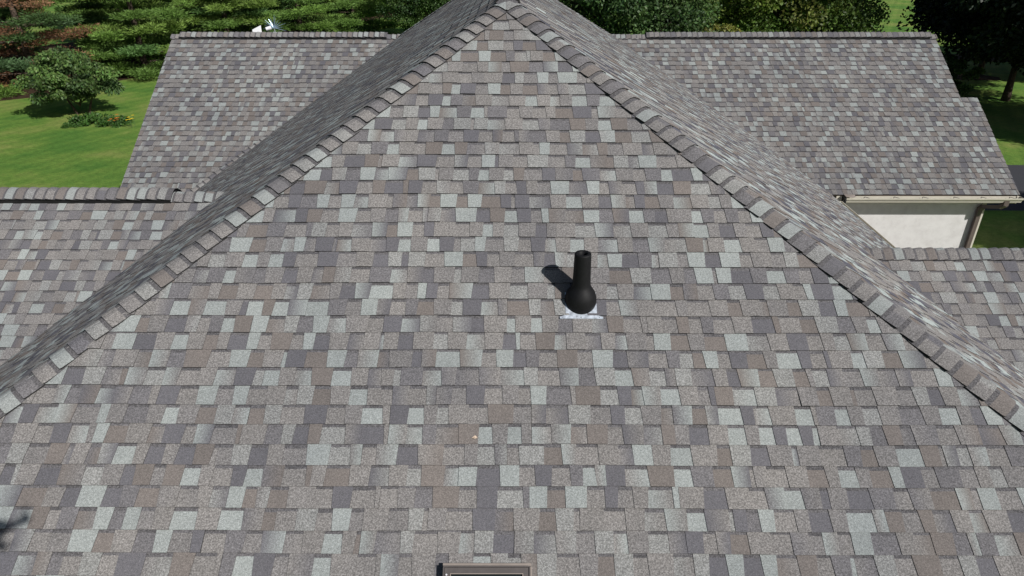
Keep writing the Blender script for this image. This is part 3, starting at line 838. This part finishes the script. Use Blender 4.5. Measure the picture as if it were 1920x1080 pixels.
# ------------------------------------------------------------------ things on the garage ridge
pn = thing('panel_antenna', (-6.30, 17.60, 0), 'white tilted panel standing behind the left garage ridge', 'antenna')
def ww(x, y, z): return (x, y, z + H)
mb = MB()
px, py, pz = -6.30, 17.72, -2.46
q = [(-.10, -.06), (.10, -.06), (.08, .21), (-.115, .12)]
V = [ww(px + a, py + b_ * .25, pz + b_) for a, b_ in q] + [ww(px + a + .01, py + .035 + b_ * .25, pz + b_) for a, b_ in q]
mb.add(V, [[0, 1, 2, 3], [7, 6, 5, 4], [0, 4, 5, 1], [1, 5, 6, 2], [2, 6, 7, 3], [3, 7, 4, 0]])
mb.build('panel', M_WHITE, pn)
mb = MB(); mb.tube([ww(px, py + .03, pz + .08), ww(px + .02, py + .12, pz - .30)], .014, 8); mb.build('mast', M_GALV, pn)
sp = thing('starburst_ornament', (-5.9, 17.75, 0), 'spiky silver starburst with a white cup behind the garage ridge', 'ornament')
mb = MB(); mb.tube([ww(-6.06, 17.70, -2.32), ww(-5.94, 17.74, -2.29)], [.042, .048], 14); mb.build('cup', M_WHITE, sp)
mb = MB(); c0 = Vector(ww(-5.89, 17.78, -2.30))
for k in range(13):
    a = -.25 + k * .29; r_ = random.Random(k).uniform(.20, .32)
    mb.tube([c0, c0 + Vector((math.cos(a) * r_, random.Random(k + 9).uniform(-.05, .1), math.sin(a) * r_))], [.012, .002], 6)
mb.build('spikes', plain('blue_silver_metal', (.35, .47, .58), .3, metal=.6), sp)
mb = MB(); mb.tube([c0, c0 + Vector((0, .12, -.30))], .012, 8); mb.build('mast', M_GALV, sp)

# dry leaf on the front slope
lp = (-.068 * 5.0, 0, 0)
lu, lv = SF.uv(W(-.292, 3.745, 0)); 
lv = SF.uv(W(0, 3.745, -D0 / CP + 3.745 * TP))[1]
mb = MB(); c0 = SF.pt(-.28, lv, .012)
mb.add([c0 + Vector(v) for v in ((-.018, 0, .0), (0, -.014, .006), (.02, .004, .002), (.004, .016, .01), (-.018, 0, -.003), (0, -.014, .003), (.02, .004, -.001), (.004, .016, .007))],
       [[0, 1, 2, 3], [7, 6, 5, 4], [0, 4, 5, 1], [1, 5, 6, 2], [2, 6, 7, 3], [3, 7, 4, 0]])
o = mb.build('dry_leaf', plain('dry_leaf_tan', (.60, .47, .36), .8), None, tuple(c0)); props(o, 'tiny tan dry leaf lying on the front roof slope below the vent pipe', 'leaf')

# ------------------------------------------------------------------ the drone that casts the small shadow at lower left
dc = Vector((.115 - .02, -.13, H + .125))
dr = thing('quadcopter_drone', tuple(dc), 'grey quadcopter drone hovering above the roof, known only by its shadow at lower left', 'drone')
M_DR = plain('drone_grey_plastic', (.35, .36, .37), .4)
mb = MB(); mb.tube([dc + Vector((0, -.11, 0)), dc + Vector((0, -.05, .01)), dc + Vector((0, .05, .01)), dc + Vector((0, .10, 0))], [.03, .06, .06, .03], 12); mb.build('body', M_DR, dr)
for sx in (-1, 1):
    for sy in (-1, 1):
        e_ = dc + Vector((sx * .14, sy * .12, .02)); mb = MB()
        mb.tube([dc + Vector((sx * .03, sy * .05, .0)), e_], [.026, .019], 8); mb.tube([e_ - Vector((0, 0, .02)), e_ + Vector((0, 0, .03))], .024, 10)
        arm = mb.build('arm', M_DR, dr)
        mb = MB(); a = .6 + sx * .5 + sy
        for s_ in (-1, 1):
            d = Vector((math.cos(a), math.sin(a), 0)) * s_; pd = Vector((-d.y, d.x, 0))
            c1 = e_ + Vector((0, 0, .034))
            mb.add([c1 + pd * .005, c1 - pd * .005, c1 + d * .06 - pd * .012, c1 + d * .115 - pd * .003, c1 + d * .115 + pd * .003, c1 + d * .06 + pd * .010], [[0, 1, 2, 3, 4, 5]])
        mb.build('propeller', M_BLACK, arm)
